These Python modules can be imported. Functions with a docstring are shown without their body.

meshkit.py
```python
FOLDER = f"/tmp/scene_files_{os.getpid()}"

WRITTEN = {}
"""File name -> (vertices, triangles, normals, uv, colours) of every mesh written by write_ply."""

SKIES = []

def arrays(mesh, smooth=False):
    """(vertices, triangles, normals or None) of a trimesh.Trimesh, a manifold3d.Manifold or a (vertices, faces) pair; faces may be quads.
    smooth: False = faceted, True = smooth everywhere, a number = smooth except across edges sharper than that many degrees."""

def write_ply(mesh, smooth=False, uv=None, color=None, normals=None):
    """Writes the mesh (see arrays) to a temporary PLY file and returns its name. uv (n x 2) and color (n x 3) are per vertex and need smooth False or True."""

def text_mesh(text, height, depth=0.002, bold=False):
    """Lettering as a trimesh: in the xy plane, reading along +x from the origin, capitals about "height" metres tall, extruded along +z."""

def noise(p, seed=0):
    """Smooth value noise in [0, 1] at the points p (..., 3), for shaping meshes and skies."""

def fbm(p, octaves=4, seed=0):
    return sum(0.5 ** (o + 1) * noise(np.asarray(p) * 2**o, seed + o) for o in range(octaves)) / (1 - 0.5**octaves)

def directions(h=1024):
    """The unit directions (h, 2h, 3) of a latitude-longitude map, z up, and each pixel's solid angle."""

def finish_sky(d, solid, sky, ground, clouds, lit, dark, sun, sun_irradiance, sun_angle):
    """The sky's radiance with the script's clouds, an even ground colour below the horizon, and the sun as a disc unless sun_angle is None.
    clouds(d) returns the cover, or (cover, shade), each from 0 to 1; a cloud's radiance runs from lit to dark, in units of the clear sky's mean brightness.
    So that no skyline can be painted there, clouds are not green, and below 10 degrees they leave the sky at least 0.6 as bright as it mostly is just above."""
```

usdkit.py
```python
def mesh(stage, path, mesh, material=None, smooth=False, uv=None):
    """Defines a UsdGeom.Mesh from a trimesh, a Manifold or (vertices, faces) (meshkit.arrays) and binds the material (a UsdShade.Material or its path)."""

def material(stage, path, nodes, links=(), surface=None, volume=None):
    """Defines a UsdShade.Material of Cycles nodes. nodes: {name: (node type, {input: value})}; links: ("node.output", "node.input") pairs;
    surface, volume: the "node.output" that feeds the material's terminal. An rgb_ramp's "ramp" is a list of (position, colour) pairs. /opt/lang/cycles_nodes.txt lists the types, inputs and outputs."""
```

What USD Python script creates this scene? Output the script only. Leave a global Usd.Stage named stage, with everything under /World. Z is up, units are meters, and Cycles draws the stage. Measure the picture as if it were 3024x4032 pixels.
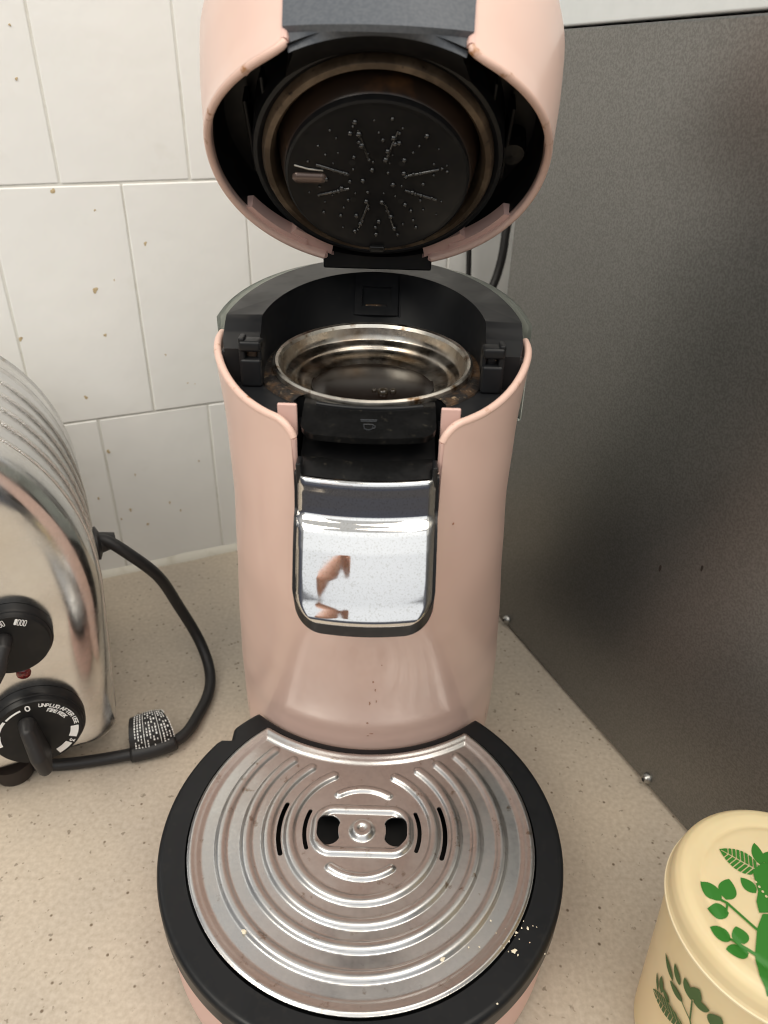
import math, numpy as np, trimesh, manifold3d as m3, usdkit, meshkit
from pxr import Usd, UsdGeom, UsdLux, UsdShade, Sdf, Gf
from shapely.geometry import Polygon, Point, LineString, box as sbox
from shapely import affinity, union_all
stage = Usd.Stage.CreateInMemory()
UsdGeom.SetStageUpAxis(stage, 'Z'); UsdGeom.SetStageMetersPerUnit(stage, 1.0)
UsdGeom.Xform.Define(stage, '/World')
sin, cos, pi = np.sin, np.cos, np.pi
# ------------------------------------------------------------------ camera
cam = UsdGeom.Camera.Define(stage, '/World/camera')
CAM = np.array([.0065, -.2755, .3480]); yaw, pitch, roll = -.002, .553, -.0297
fw = np.array([sin(yaw)*cos(pitch), cos(yaw)*cos(pitch), -sin(pitch)])
rt = np.array([cos(yaw), -sin(yaw), 0]); dn = np.cross(fw, rt)
R0 = cos(roll)*rt+sin(roll)*dn; D0 = -sin(roll)*rt+cos(roll)*dn
cam.AddTransformOp().Set(Gf.Matrix4d(*R0, 0, *(-D0), 0, *(-fw), 0, *CAM, 1))
cam.CreateHorizontalApertureAttr(27.0); cam.CreateVerticalApertureAttr(36.0)
cam.CreateFocalLengthAttr(2925/3024*27.0); cam.CreateClippingRangeAttr(Gf.Vec2f(.01, 100))
cam.CreateFStopAttr(13.0); cam.CreateFocusDistanceAttr(.315)
cam.CreateExposureAttr(0.16)
# ------------------------------------------------------------------ light
WY = -.430; U = np.array([cos(WY), -sin(WY), 0]); N = np.array([sin(WY), cos(WY), 0]); WD = .2525; PX = .1445
def W(u, n, z): return U*u+N*n+np.array([0, 0, z])
def rect(name, pos, target, w, h, color, intensity):
    l = UsdLux.RectLight.Define(stage, '/World/'+name)
    l.CreateWidthAttr(w); l.CreateHeightAttr(h); l.CreateColorAttr(Gf.Vec3f(*color)); l.CreateIntensityAttr(intensity)
    z = np.array(pos, float)-np.array(target, float); z /= np.linalg.norm(z)
    x = np.cross([0, 0, 1.], z); x = x/np.linalg.norm(x) if np.linalg.norm(x) > 1e-6 else np.array([1., 0, 0]); y = np.cross(z, x)
    l.AddTransformOp().Set(Gf.Matrix4d(*x, 0, *y, 0, *z, 0, *map(float, pos), 1))
rect('ceiling_lamp', (.50, -.45, 1.50), (.05, -.05, .05), 1.0, .9, (1.0, .905, .79), 3.9)
rect('side_lamp', W(-1.05, -.35, 1.45), W(-.05, .2, .15), .8, .8, (1.0, .935, .82), 5.8)
rect('window_light', (-.05, -1.35, 1.02), (-.05, 0, .92), 2.2, 1.08, (.93, .97, 1.0), .66)
dome = UsdLux.DomeLight.Define(stage, '/World/room_light')
dm = usdkit.material(stage, '/World/Looks/room_light', {
    'tc': ('texture_coordinate', {}), 's': ('separate_xyz', {}), 'm': ('map_range', {'from_min': -1.0, 'from_max': 1.0, 'to_min': 0.0, 'to_max': 1.0}),
    'r': ('rgb_ramp', {'ramp': [(0, (.22, .19, .16)), (.44, (.12, .115, .12)), (.53, (.11, .12, .16)), (.62, (.35, .35, .36)), (.8, (.79, .79, .78)), (1, (.93, .92, .89))]}),
    'b': ('background_shader', {'strength': .63})},
    [('tc.generated', 's.vector'), ('s.z', 'm.value'), ('m.result', 'r.fac'), ('r.color', 'b.color')], surface='b.background')
UsdShade.MaterialBindingAPI.Apply(dome.GetPrim()).Bind(dm)
# ------------------------------------------------------------------ helpers
used = {}
def numbered(parent, name):
    k = (parent, name); used[k] = used.get(k, -1)+1
    return f'{parent}/{name}' + (f'_{used[k]:03d}' if used[k] else '')
def key(p, **kw):
    for k, v in kw.items():
        if v: p.SetCustomDataByKey(k, v)
    return p
def thing(name, label, category, loc=(0, 0, 0), rotz=0, group=None, kind=None):
    x = UsdGeom.Xform.Define(stage, numbered('/World', name)); x.AddTranslateOp().Set(Gf.Vec3d(*map(float, loc))); x.AddRotateZOp().Set(float(rotz))
    key(x.GetPrim(), label=label, category=category, group=group, kind=kind)
    return str(x.GetPath())
def obj(name, mesh, mat, parent='/World', smooth=35, **kw):
    path = numbered(parent, name)
    m = usdkit.mesh(stage, path, mesh, M[mat], smooth=smooth)
    key(m.GetPrim(), **kw)
    return path
cat = trimesh.util.concatenate
def T(v, f): return trimesh.Trimesh(np.asarray(v, float).reshape(-1, 3), np.asarray(f, int), process=False)
def grid(P, wrap=False):
    P = np.asarray(P, float); a, b = P.shape[:2]; f = []
    i, j = np.meshgrid(np.arange(a-1), np.arange(b if wrap else b-1), indexing='ij'); i = i.ravel(); j = j.ravel(); k = (j+1) % b
    A, B, C, Dd = i*b+j, i*b+k, (i+1)*b+k, (i+1)*b+j
    return T(P, np.vstack([np.c_[A, B, C], np.c_[A, C, Dd]]))
def man(t): 
    t = t.copy(); t.merge_vertices(digits_vertex=8)
    return m3.Manifold(m3.Mesh(np.asarray(t.vertices, np.float32), np.asarray(t.faces, np.uint32)))
def tri(m):
    q = m.to_mesh(); return T(q.vert_properties[:, :3], q.tri_verts)
def lathe(prof, c=(0, 0, 0), n=96, axis='z', arc=2*pi, a0=0):
    a = a0+np.linspace(0, arc, n, endpoint=arc < 2*pi-1e-6); p = np.asarray(prof, float)
    P = np.stack([np.outer(p[:, 0], cos(a)), np.outer(p[:, 0], sin(a)), np.outer(p[:, 1], np.ones(len(a)))], -1)
    if axis == 'y': P = np.stack([P[..., 0], -P[..., 2], P[..., 1]], -1)   # axis along -y
    t = grid(P, wrap=arc >= 2*pi-1e-6); t.apply_translation(c); return t
def prism(poly, z0, z1):
    out = []
    for g in getattr(poly, 'geoms', [poly]):
        t = trimesh.creation.extrude_polygon(g, z1-z0, engine='earcut'); t.apply_translation((0, 0, z0)); out.append(t)
    return cat(out)
def mprism(poly, z0, z1):
    r = m3.Manifold()
    for g in getattr(poly, 'geoms', [poly]): r = r + man(prism(g, z0, z1))
    return r
def rbox(sx, sy, sz, r=.001, c=(0, 0, 0), n=8):
    r = min(r, sx/2.01, sy/2.01, sz/2.01); s = m3.Manifold.sphere(r, n)
    t = tri(m3.Manifold.batch_hull([s.translate(((sx/2-r)*a, (sy/2-r)*b, (sz/2-r)*d)) for a in (-1, 1) for b in (-1, 1) for d in (-1, 1)]))
    t.apply_translation(c); return t
def box(sx, sy, sz, c=(0, 0, 0)):
    t = trimesh.creation.box((sx, sy, sz)); t.apply_translation(c); return t
def spline(pts, n=80):
    from scipy.interpolate import CubicSpline
    p = np.asarray(pts, float); d = np.r_[0, np.cumsum(np.linalg.norm(np.diff(p, axis=0), axis=1)**.6)]
    return CubicSpline(d, p)(np.linspace(0, d[-1], n))
def tube(path, r, n=14, caps=True):
    p = np.asarray(path, float); t = np.gradient(p, axis=0); t /= np.linalg.norm(t, axis=1)[:, None]
    up = np.array([0, 0, 1.]) if abs(t[0, 2]) < .9 else np.array([1., 0, 0])
    rings = []; x = np.cross(t[0], up); x /= np.linalg.norm(x)
    rr = np.broadcast_to(np.asarray(r, float), (len(p),))
    a = np.linspace(0, 2*pi, n, endpoint=False)
    for q, d, ri in zip(p, t, rr):
        x = x-d*(x@d); x /= np.linalg.norm(x); y = np.cross(d, x)
        rings.append(q+ri*(np.outer(cos(a), x)+np.outer(sin(a), y)))
    P = np.array(rings)
    if caps: P = np.concatenate([np.repeat(p[:1, None], n, 1), P, np.repeat(p[-1:, None], n, 1)])
    return grid(P, wrap=True)
def rot(t, ax, deg, about=(0, 0, 0)):
    t = t.copy(); t.apply_transform(trimesh.transformations.rotation_matrix(np.radians(deg), ax, about)); return t
def mv(t, v): t = t.copy(); t.apply_translation(v); return t
def ss(x, a, b): t = np.clip((np.asarray(x, float)-a)/(b-a), 0, 1); return t*t*(3-2*t)
rng = np.random.default_rng(7)
# ------------------------------------------------------------------ materials
M = {}
def mat(name, color, rough=.4, metal=0., coat=0., noise=None, bump=None, rvar=None, spec=None, extra=None):
    """noise: (scale, other colour, amount low, high); bump: (scale, strength, distance); rvar: (scale, lo, hi)"""
    p = {'base_color': color, 'roughness': rough, 'metallic': metal}
    if coat: p['coat_weight'] = coat; p['coat_roughness'] = .08
    if spec is not None: p['specular_ior_level'] = spec
    if extra: p.update(extra)
    nodes = {'g': ('geometry', {}), 'p': ('principled_bsdf', p)}; links = []
    if noise:
        for i, (sc, col, lo, hi) in enumerate(noise):
            nodes[f'n{i}'] = ('noise_texture', {'scale': sc, 'detail': 5.0, 'roughness': .6}); nodes[f'mr{i}'] = ('map_range', {'from_min': lo, 'from_max': hi, 'to_min': 0.0, 'to_max': 1.0, 'clamp': True})
            nodes[f'mx{i}'] = ('mix_color', {'a': color, 'b': col})
            links += [('g.position', f'n{i}.vector'), (f'n{i}.fac', f'mr{i}.value'), (f'mr{i}.result', f'mx{i}.fac'), (f'mx{i}.result', f'mx{i+1}.a' if i+1 < len(noise) else 'p.base_color')]
    if bump:
        nodes['bn'] = ('noise_texture', {'scale': bump[0], 'detail': 3.0}); nodes['bp'] = ('bump', {'strength': bump[1], 'distance': bump[2]})
        links += [('g.position', 'bn.vector'), ('bn.fac', 'bp.height'), ('bp.normal', 'p.normal')]
    if rvar:
        nodes['rn'] = ('noise_texture', {'scale': rvar[0], 'detail': 4.0}); nodes['rm'] = ('map_range', {'from_min': .3, 'from_max': .7, 'to_min': rvar[1], 'to_max': rvar[2]})
        links += [('g.position', 'rn.vector'), ('rn.fac', 'rm.value'), ('rm.result', 'p.roughness')]
    M[name] = usdkit.material(stage, '/World/Looks/'+name, nodes, links, surface='p.BSDF')
PINK = (.77, .55, .47)
mat('pink_gloss', PINK, .30, coat=.2, noise=[(60, (.75, .525, .445), .35, .75)], rvar=(30, .27, .33))
mat('drip', (.42, .20, .12), .4)
mat('pink_edge', (.78, .54, .45), .35, noise=[(130, (.38, .17, .06), .60, .70), (700, (.30, .13, .05), .68, .74)])
mat('pink_satin', (.72, .48, .42), .4)
mat('black_plastic', (.006, .006, .0065), .42, spec=.28, noise=[(160, (.014, .013, .012), .5, .8)], rvar=(90, .36, .52))
mat('black_satin', (.0075, .008, .009), .40, spec=.32, rvar=(60, .3, .48), noise=[(220, (.016, .015, .014), .58, .8)])
mat('black_gloss', (.005, .005, .005), .2, spec=.35, noise=[(300, (.05, .045, .035), .62, .8)], rvar=(120, .15, .4))
mat('wet_black', (.006, .006, .006), .12, extra={'ior': 1.85})
mat('black_deep', (.004, .004, .004), .6)
mat('stained_black', (.010, .008, .007), .5, noise=[(90, (.11, .06, .028), .47, .68), (420, (.30, .22, .14), .60, .72)], bump=(500, .4, .001))
mat('steel', (.60, .57, .53), .22, 1., rvar=(150, .17, .3))
mat('steel_stained', (.50, .47, .42), .27, 1., noise=[(50, (.22, .13, .055), .40, .72)], rvar=(110, .18, .38))
mat('steel_rim', (.66, .62, .55), .25, 1., noise=[(120, (.20, .12, .06), .56, .68)], rvar=(110, .2, .4))
mat('grille_steel', (.60, .595, .585), .27, 1., noise=[(35, (.565, .55, .53), .4, .7), (150, (.30, .24, .19), .62, .72)], rvar=(70, .24, .36), bump=(1500, .06, .0005))
mat('chrome', (.80, .785, .765), .045, 1., noise=[(1500, (.66, .64, .60), .52, .66)], rvar=(700, .03, .06))
mat('icon_grey', (.028, .030, .034), .35)
mat('coffee', (.005, .0025, .0015), .14, extra={'ior': 1.33})
mat('bubble', (.02, .015, .01), .02)
mat('ring_brown', (.070, .048, .030), .34, .35, noise=[(60, (.24, .175, .115), .46, .74), (300, (.015, .01, .008), .60, .72)], rvar=(90, .25, .5))
mat('plug_brown', (.018, .010, .006), .34, noise=[(70, (.09, .04, .015), .52, .75)])
mat('brass', (.12, .085, .07), .22, .3)
mat('lid_grey', (.075, .085, .10), .42, noise=[(900, (.10, .11, .125), .4, .6)])
mat('tank_plastic', (.78, .82, .76), .22, extra={'transmission_weight': .75, 'ior': 1.25})
mat('tile', (.85, .845, .815), .16, noise=[(9, (.85, .845, .82), .35, .7), (30, (.77, .755, .71), .62, .85)], bump=(55, .25, .002), rvar=(25, .12, .26))
mat('grout', (.70, .69, .64), .8, noise=[(60, (.56, .54, .47), .5, .72)])
mat('sealant', (.74, .71, .62), .5, noise=[(60, (.60, .56, .45), .5, .7)])
mat('stain', (.58, .46, .28), .4, noise=[(900, (.36, .26, .14), .45, .7)])
mat('panel_grey', (.265, .262, .25), .37, .88, noise=[(900, (.20, .197, .187), .40, .60)], rvar=(24, .36, .41), bump=(1400, .10, .0005))
mat('panel_pale', (.76, .80, .80), .5, noise=[(60, (.73, .77, .77), .4, .65)], bump=(300, .1, .001))
mat('screw', (.45, .45, .43), .36, 1.)
mat('toaster_cast', (.76, .76, .75), .17, 1., rvar=(60, .12, .28), noise=[(25, (.68, .66, .63), .4, .7)])
mat('toaster_sheet', (.70, .70, .70), .24, 1., rvar=(20, .21, .28))
mat('bead', (.85, .84, .80), .25, 1., bump=(1300, .6, .0008))
mat('rubber', (.014, .013, .013), .5, noise=[(240, (.035, .033, .03), .6, .75)])
mat('foot_brown', (.02, .013, .010), .6)
mat('print_white', (.82, .82, .80), .5)
mat('neon_red', (.20, .012, .010), .12, coat=.5, noise=[(700, (.07, .006, .005), .4, .6)])
mat('canister_cream', (.83, .67, .405), .42, noise=[(30, (.80, .63, .36), .4, .7)], extra={'subsurface_weight': .12, 'subsurface_scale': .004})
mat('print_green', (.035, .20, .022), .45)
mat('print_dark_green', (.045, .105, .022), .45)
mat('crumb', (.80, .72, .56), .7)
mat('lip_cream', (.86, .74, .50), .4)
# counter with flecks
def counter_mat():
    nodes = {'g': ('geometry', {}), 'p': ('principled_bsdf', {'roughness': .42, 'specular_ior_level': .35}),
        'n1': ('noise_texture', {'scale': 420.0, 'detail': 3.0}), 'r1': ('rgb_ramp', {'ramp': [(0.30, (.465, .40, .325)), (.5, (.515, .45, .37)), (.68, (.56, .495, .415))]}),
        'n2': ('noise_texture', {'scale': 12.0, 'detail': 3.0}), 'r2': ('rgb_ramp', {'ramp': [(.3, (.9, .9, .9)), (.7, (1.08, 1.06, 1.02))]}), 'mul': ('mix_color', {'blend_type': 'multiply', 'fac': 1.0}),
        'v': ('voronoi_texture', {'scale': 250.0, 'randomness': 1.0}), 'vm': ('map_range', {'from_min': .10, 'from_max': .24, 'to_min': 1.0, 'to_max': 0.0, 'clamp': True}),
        'sel': ('separate_color', {}), 'gt': ('math', {'math_type': 'greater_than', 'value2': .90}), 'mk': ('math', {'math_type': 'multiply'}),
        'dark': ('mix_color', {'b': (.17, .125, .085)}),
        'n3': ('noise_texture', {'scale': 260.0, 'detail': 2.0}), 'm3': ('map_range', {'from_min': .66, 'from_max': .72, 'to_min': 0.0, 'to_max': .6, 'clamp': True}), 'd2': ('mix_color', {'b': (.15, .115, .08)})}
    links = [('g.position', 'n1.vector'), ('n1.fac', 'r1.fac'), ('g.position', 'n2.vector'), ('n2.fac', 'r2.fac'), ('r1.color', 'mul.a'), ('r2.color', 'mul.b'),
        ('g.position', 'v.vector'), ('v.distance', 'vm.value'), ('v.color', 'sel.color'), ('sel.r', 'gt.value1'), ('gt.value', 'mk.value1'), ('vm.result', 'mk.value2'),
        ('mul.result', 'dark.a'), ('mk.value', 'dark.fac'), ('g.position', 'n3.vector'), ('n3.fac', 'm3.value'), ('dark.result', 'd2.a'), ('m3.result', 'd2.fac'), ('d2.result', 'p.base_color')]
    M['counter'] = usdkit.material(stage, '/World/Looks/counter', nodes, links, surface='p.BSDF')
counter_mat()
def label_mat():
    nodes = {'g': ('geometry', {}), 'mp': ('mapping', {'scale': (1, 1, 1)}), 'p': ('principled_bsdf', {'roughness': .35}), 'tc': ('texture_coordinate', {}),
        's': ('uvmap', {}), 'w': ('wave_texture', {'scale': 1.0}), 'n': ('noise_texture', {'scale': 1400.0, 'detail': 1.0}), 'mr': ('map_range', {'from_min': .42, 'from_max': .55, 'clamp': True, 'to_min': 0.0, 'to_max': 1.0}),
        'mx': ('mix_color', {'a': (.03, .03, .03), 'b': (.60, .59, .56)})}
    links = [('g.position', 'n.vector'), ('n.fac', 'mr.value'), ('mr.result', 'mx.fac'), ('mx.result', 'p.base_color')]
    M['label_print'] = usdkit.material(stage, '/World/Looks/label_print', nodes, links, surface='p.BSDF')
label_mat()
RZ = math.degrees(-WY)
# ------------------------------------------------------------------ counter and wall
g = sbox(-1.2, -1.3, 1.2, WD-.0)  # in wall axes
P = np.stack(np.meshgrid(np.linspace(-1.0, 1.0, 3), np.linspace(-.9, WD+.005, 3), indexing='ij'), -1)
top = grid(np.concatenate([P, np.zeros(P.shape[:2]+(1,))], -1))
top.vertices = top.vertices[:, :1]*U+top.vertices[:, 1:2]*N
obj('counter', top, 'counter', kind='structure')
wall = thing('tiled_wall', 'white glazed upright tile wall with brown splashes behind the toaster', 'wall', N*WD, RZ)
obj('grout', box(1.25, .012, .56, (.375, .00665, .20)), 'grout', wall)
TW, TH = .0755, .1490
for zb, zt, off in ((.2783, .4260, -.0927), (.1292, .2771, -.0584), (.0025, .1281, -.0964)):
    for k in range(-2, 6):
        x0 = off+k*TW; w, h = TW-.0010+rng.normal(0, .00018), zt-zb
        t = rbox(w, .006, h, .0009, n=8)
        nx, nz = 7, 13
        X, Z = np.meshgrid(np.linspace(-w/2+.0009, w/2-.0009, nx), np.linspace(-h/2+.0009, h/2-.0009, nz), indexing='ij')
        t = mv(rot(t, (0, 1, 0), rng.normal(0, .25)), (x0+TW/2, .003+rng.normal(0, .00022), (zb+zt)/2))
        t = rot(t, (0, 0, 1), rng.normal(0, .22), (x0+TW/2, 0, 0))
        obj('tile', t, 'tile', wall)
bead_prof = np.array([(0, 0.0052), (-.0012, .0042), (-.0028, .0024), (-.0040, .0006), (-.0042, -.0005)])
xs = np.linspace(-.25, 1, 160); wob = 1+.22*(meshkit.noise(np.c_[xs*60, xs*0, xs*0])-.5)
obj('sealant', grid(np.stack([np.repeat(xs[:, None], 5, 1), bead_prof[None, :, 0]*wob[:, None], bead_prof[None, :, 1]*wob[:, None]+.0002], -1)[:, ::-1]), 'sealant', wall)
sp = [(-.0491, .2424, 1.7), (-.0835, .2163, 2.0), (-.097, .2749, 1.6), (-.1324, .19, 1.5), (-.0823, .1869, 1.2), (-.0458, .1691, 1.), (-.1014, .146, 1.4), (-.0938, .1039, 1.5), (-.0786, .0821, .8), (-.1064, .068, 1.1), (-.0861, .0538, 1.3), (-.0573, .0539, 1.), (-.0756, .0387, 1.1), (-.1095, .0327, 1.2), (-.0502, .0453, .9), (-.0321, .0847, .7), (-.0712, .2214, .6), (-.0333, .1469, .8), (-.0285, .1456, .6), (-.1024, .3559, .7), (-.1044, .3314, .9), (-.0935, .0473, .8), (-.0757, .2633, .7)]
bl = []
for x, z, r in sp:
    a = np.linspace(0, 2*pi, 14, endpoint=False); rr = r*.00075*(1+.25*sin(2*a+x*900)+.18*sin(3*a+z*700))
    ring = np.stack([x+rr*cos(a), a*0, z-.0004*r*(sin(a) < 0)*-sin(a)+rr*sin(a)], -1); ring[:, 1] = -.0002
    c = np.array([[x, -.0005, z]]); bl.append(T(np.vstack([ring, c]), [(i, (i+1) % 14, 14) for i in range(14)]))
obj('splash', cat(bl), 'stain', wall, smooth=True, kind='stuff')
# ------------------------------------------------------------------ appliance on the right
ap = thing('appliance', 'dark grey metal appliance side with two screws beside the coffee machine', 'appliance', W(PX, 0, 0), RZ)
def slant(t, top):      # the joint of the two sheets climbs a little towards the front
    m = (t.vertices[:, 2] > .3) if top else (t.vertices[:, 2] < .4); t.vertices[m, 2] += (.1082-t.vertices[m, 1])*.029; return t
obj('side_panel', slant(rbox(.5, .62, .3584, .0012, (.25, .1325-.31, .0020+.3584/2)), True), 'panel_grey', ap)
obj('foot', box(.40, .50, .004, (.25, -.18, .0021)), 'black_deep', ap)
obj('upper_panel', slant(rbox(.5, .62, .16, .0012, (.2512, .1325-.31, .3614+.08)), False), 'panel_pale', ap)
def screw(y, z):
    pr = [(0, .0034), (.0011, .0033), (.0022, .0025), (.0029, .0011), (.0030, 0)]
    t = lathe(pr[::-1], n=20); ring = lathe([(.0012, .00345), (0, .00345)], n=6)
    t = rot(t, (0, 1, 0), -90); ring = rot(ring, (0, 1, 0), -90)
    p = obj('screw', mv(t, (-.0001, y, z)), 'screw', ap); obj('socket', mv(ring, (-.0001, y, z)), 'black_deep', p)
screw(.0845, .0068); screw(-.0635, .0072)
for y, z, r in ((-.0337, .1319, 1.3), (-.057, .1476, 1.1)):
    a = np.linspace(0, 2*pi, 12, endpoint=False)
    ring = np.stack([a*0-.0001, y+.0009*r*cos(a)*.7, z+.0012*r*sin(a)-(sin(a) < -.5)*.0008], -1)
    obj('drip_mark', T(np.vstack([ring, [[-.0004, y, z]]]), [(i, 12, (i+1) % 12) for i in range(12)]), 'foot_brown', ap, smooth=True)
# cables hanging behind the machine
obj('power_cable', tube(spline([W(.1745, .2385, .40), W(.1755, .2385, .33), W(.1768, .238, .235), W(.1790, .238, .20), W(.176, .236, .12), W(.165, .232, .02), W(.14, .225, .004)]), .0020), 'rubber',
    label='thin straight black cable against the wall behind the coffee machine', category='cable', group=None)
obj('power_cable', tube(spline([W(.232, .240, .40), W(.222, .240, .30), W(.2065, .236, .242), W(.2045, .234, .228), W(.2015, .233, .212), W(.194, .231, .195), W(.178, .228, .17), W(.15, .222, .12), W(.12, .216, .06), W(.10, .21, .02)]), .0032), 'rubber',
    label='thick curving black cable between machine back and grey appliance', category='cable')
# ------------------------------------------------------------------ coffee machine
cm = thing('coffee_machine', 'pink and black pod coffee machine with its lid open', 'coffee machine', (0, 0, 0))
ZS = np.array([0, .004, .012, .03, .05, .07, .09, .11, .13, .15, .17, .20, .225, .245, .256])
YF = np.array([-.008, -.0105, -.0125, -.0142, -.0158, -.0225, -.030, -.038, -.0455, -.0525, -.0575, -.0600, -.0603, -.0605, -.0607])
AA = np.array([.0660, .0690, .0705, .0712, .0710, .0700, .0681, .0662, .0639, .0615, .0596, .0572, .0573, .0587, .0599])
YC = np.array([.046, .045, .044, .043, .042, .038, .033, .027, .021, .015, .009, .002, 0, 0, 0])
from scipy.interpolate import PchipInterpolator as PC
fYF, fA, fYC = PC(ZS, YF), PC(ZS, AA), PC(ZS, YC)
def body(phi, z, off=0.):
    """phi 0 = front; returns points"""
    phi, z = np.broadcast_arrays(np.asarray(phi, float), np.asarray(z, float))
    a, yc, yf = fA(z)+off, fYC(z), fYF(z)-off
    bF = yc-yf; bB = .105+(.150-.105)*(1-ss(z, .04, .2))-yc+off
    return np.stack([a*sin(phi), yc-np.where(cos(phi) > 0, bF, bB)*cos(phi), z], -1)
NX = .0253   # half width of the slot for the spout
ZR = lambda y: .2548-.0108*ss(-y, .0, .058)
def ztop(phi):
    x = np.abs(.0590*sin(phi)); y = -.0605*cos(phi)
    zr = ZR(y); t = np.clip((x-NX)/.0068, 0, 1)
    z = zr-.0088*(1-np.sqrt(1-(1-t)**2.0))
    return z
phn = math.asin(NX/.0578); PE = math.radians(92)
def znotch(phi):      # rounded bottom of the slot
    x = np.abs(.0575*sin(phi)); rr = .011; t = np.clip((x-(NX-rr))/rr, 0, 1)
    return .1530+rr*(1-np.sqrt(np.clip(1-t*t, 0, 1)))
ph = np.r_[np.linspace(-PE, -phn-.17, 60), np.linspace(-phn-.168, -phn, 26)]
phm = np.linspace(-phn, phn, 61)
PHI = np.r_[ph, phm, -ph[::-1]]; ZT = np.r_[ztop(ph), znotch(phm), ztop(ph[::-1])]
Zm = .1500; phiL = PHI; zl = np.r_[0, .001, .0025, np.linspace(.004, Zm, 44)]
def shell(off):
    out = [body(phiL[None], zl[:, None], off)]; vv = np.linspace(0, 1, 26)[:, None]; n1, n2 = len(ph), len(ph)+len(phm)
    for a_, b_ in ((0, n1), (n1, n2), (n2, len(PHI))): out.append(body(phiL[None, a_:b_], Zm+vv*(ZT[None, a_:b_]-Zm), off))
    return out
outer = cat([grid(x) for x in shell(0)]); inner = cat([grid(x[:, ::-1]) for x in shell(-.0026)])
for t_ in (outer, inner): t_.merge_vertices(digits_vertex=6)
sh = obj('body_shell', cat([outer, inner]), 'pink_gloss', cm, smooth=60)
edge = body(PHI, ZT, -.0013)
sel = np.r_[0:len(ph)]
for part in (edge[:len(ph)], edge[len(ph)+len(phm):]):
    obj('rim_edge', tube(part, .00145, 12), 'pink_edge', sh)
obj('slot_edge', tube(edge[len(ph)-1:len(ph)+len(phm)+1], .0013, 10), 'pink_satin', sh)
dm_ = []
for x_, z_, w_, h_ in ((.0035, .116, .0004, .0010), (.0045, .108, .0003, .0014), (.0020, .094, .0004, .0020), (.0050, .096, .0003, .0016), (.0010, .072, .0006, .0010), (.0030, .059, .0010, .0006), (.0012, .0565, .0005, .0005), (.0070, .131, .0003, .0004), (.031, .205, .0004, .0005)):
    a_ = np.linspace(0, 2*pi, 10, endpoint=False); pts_ = [(x_+w_*cos(t)*(1+.3*sin(3*t+x_*4000)), z_+h_*sin(t)) for t in a_]+[(x_, z_)]
    dm_.append(T([body(math.asin(px_/float(fA(pz_))), pz_, .00012 if i_ < 10 else .0003) for i_, (px_, pz_) in enumerate(pts_)], [(i_, (i_+1) % 10, 10) for i_ in range(10)]))
obj('drip_mark', cat(dm_), 'drip', sh, smooth=True, kind='stuff')
# dark core that closes the slot, and back of the body
pc = np.linspace(-pi, pi, 145)[:-1]
zc_ = np.array([.002, .02, .05, .08, .11, .14, .17, .20, .2180])
core = body(pc[None, :], zc_[:, None], -.0045)
cc = np.concatenate([np.repeat(core[:1].mean(1, keepdims=True), len(pc), 1), core, np.repeat(core[-1:].mean(1, keepdims=True), len(pc), 1)])
obj('inner_body', grid(cc, wrap=True), 'black_plastic', cm)
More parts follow.
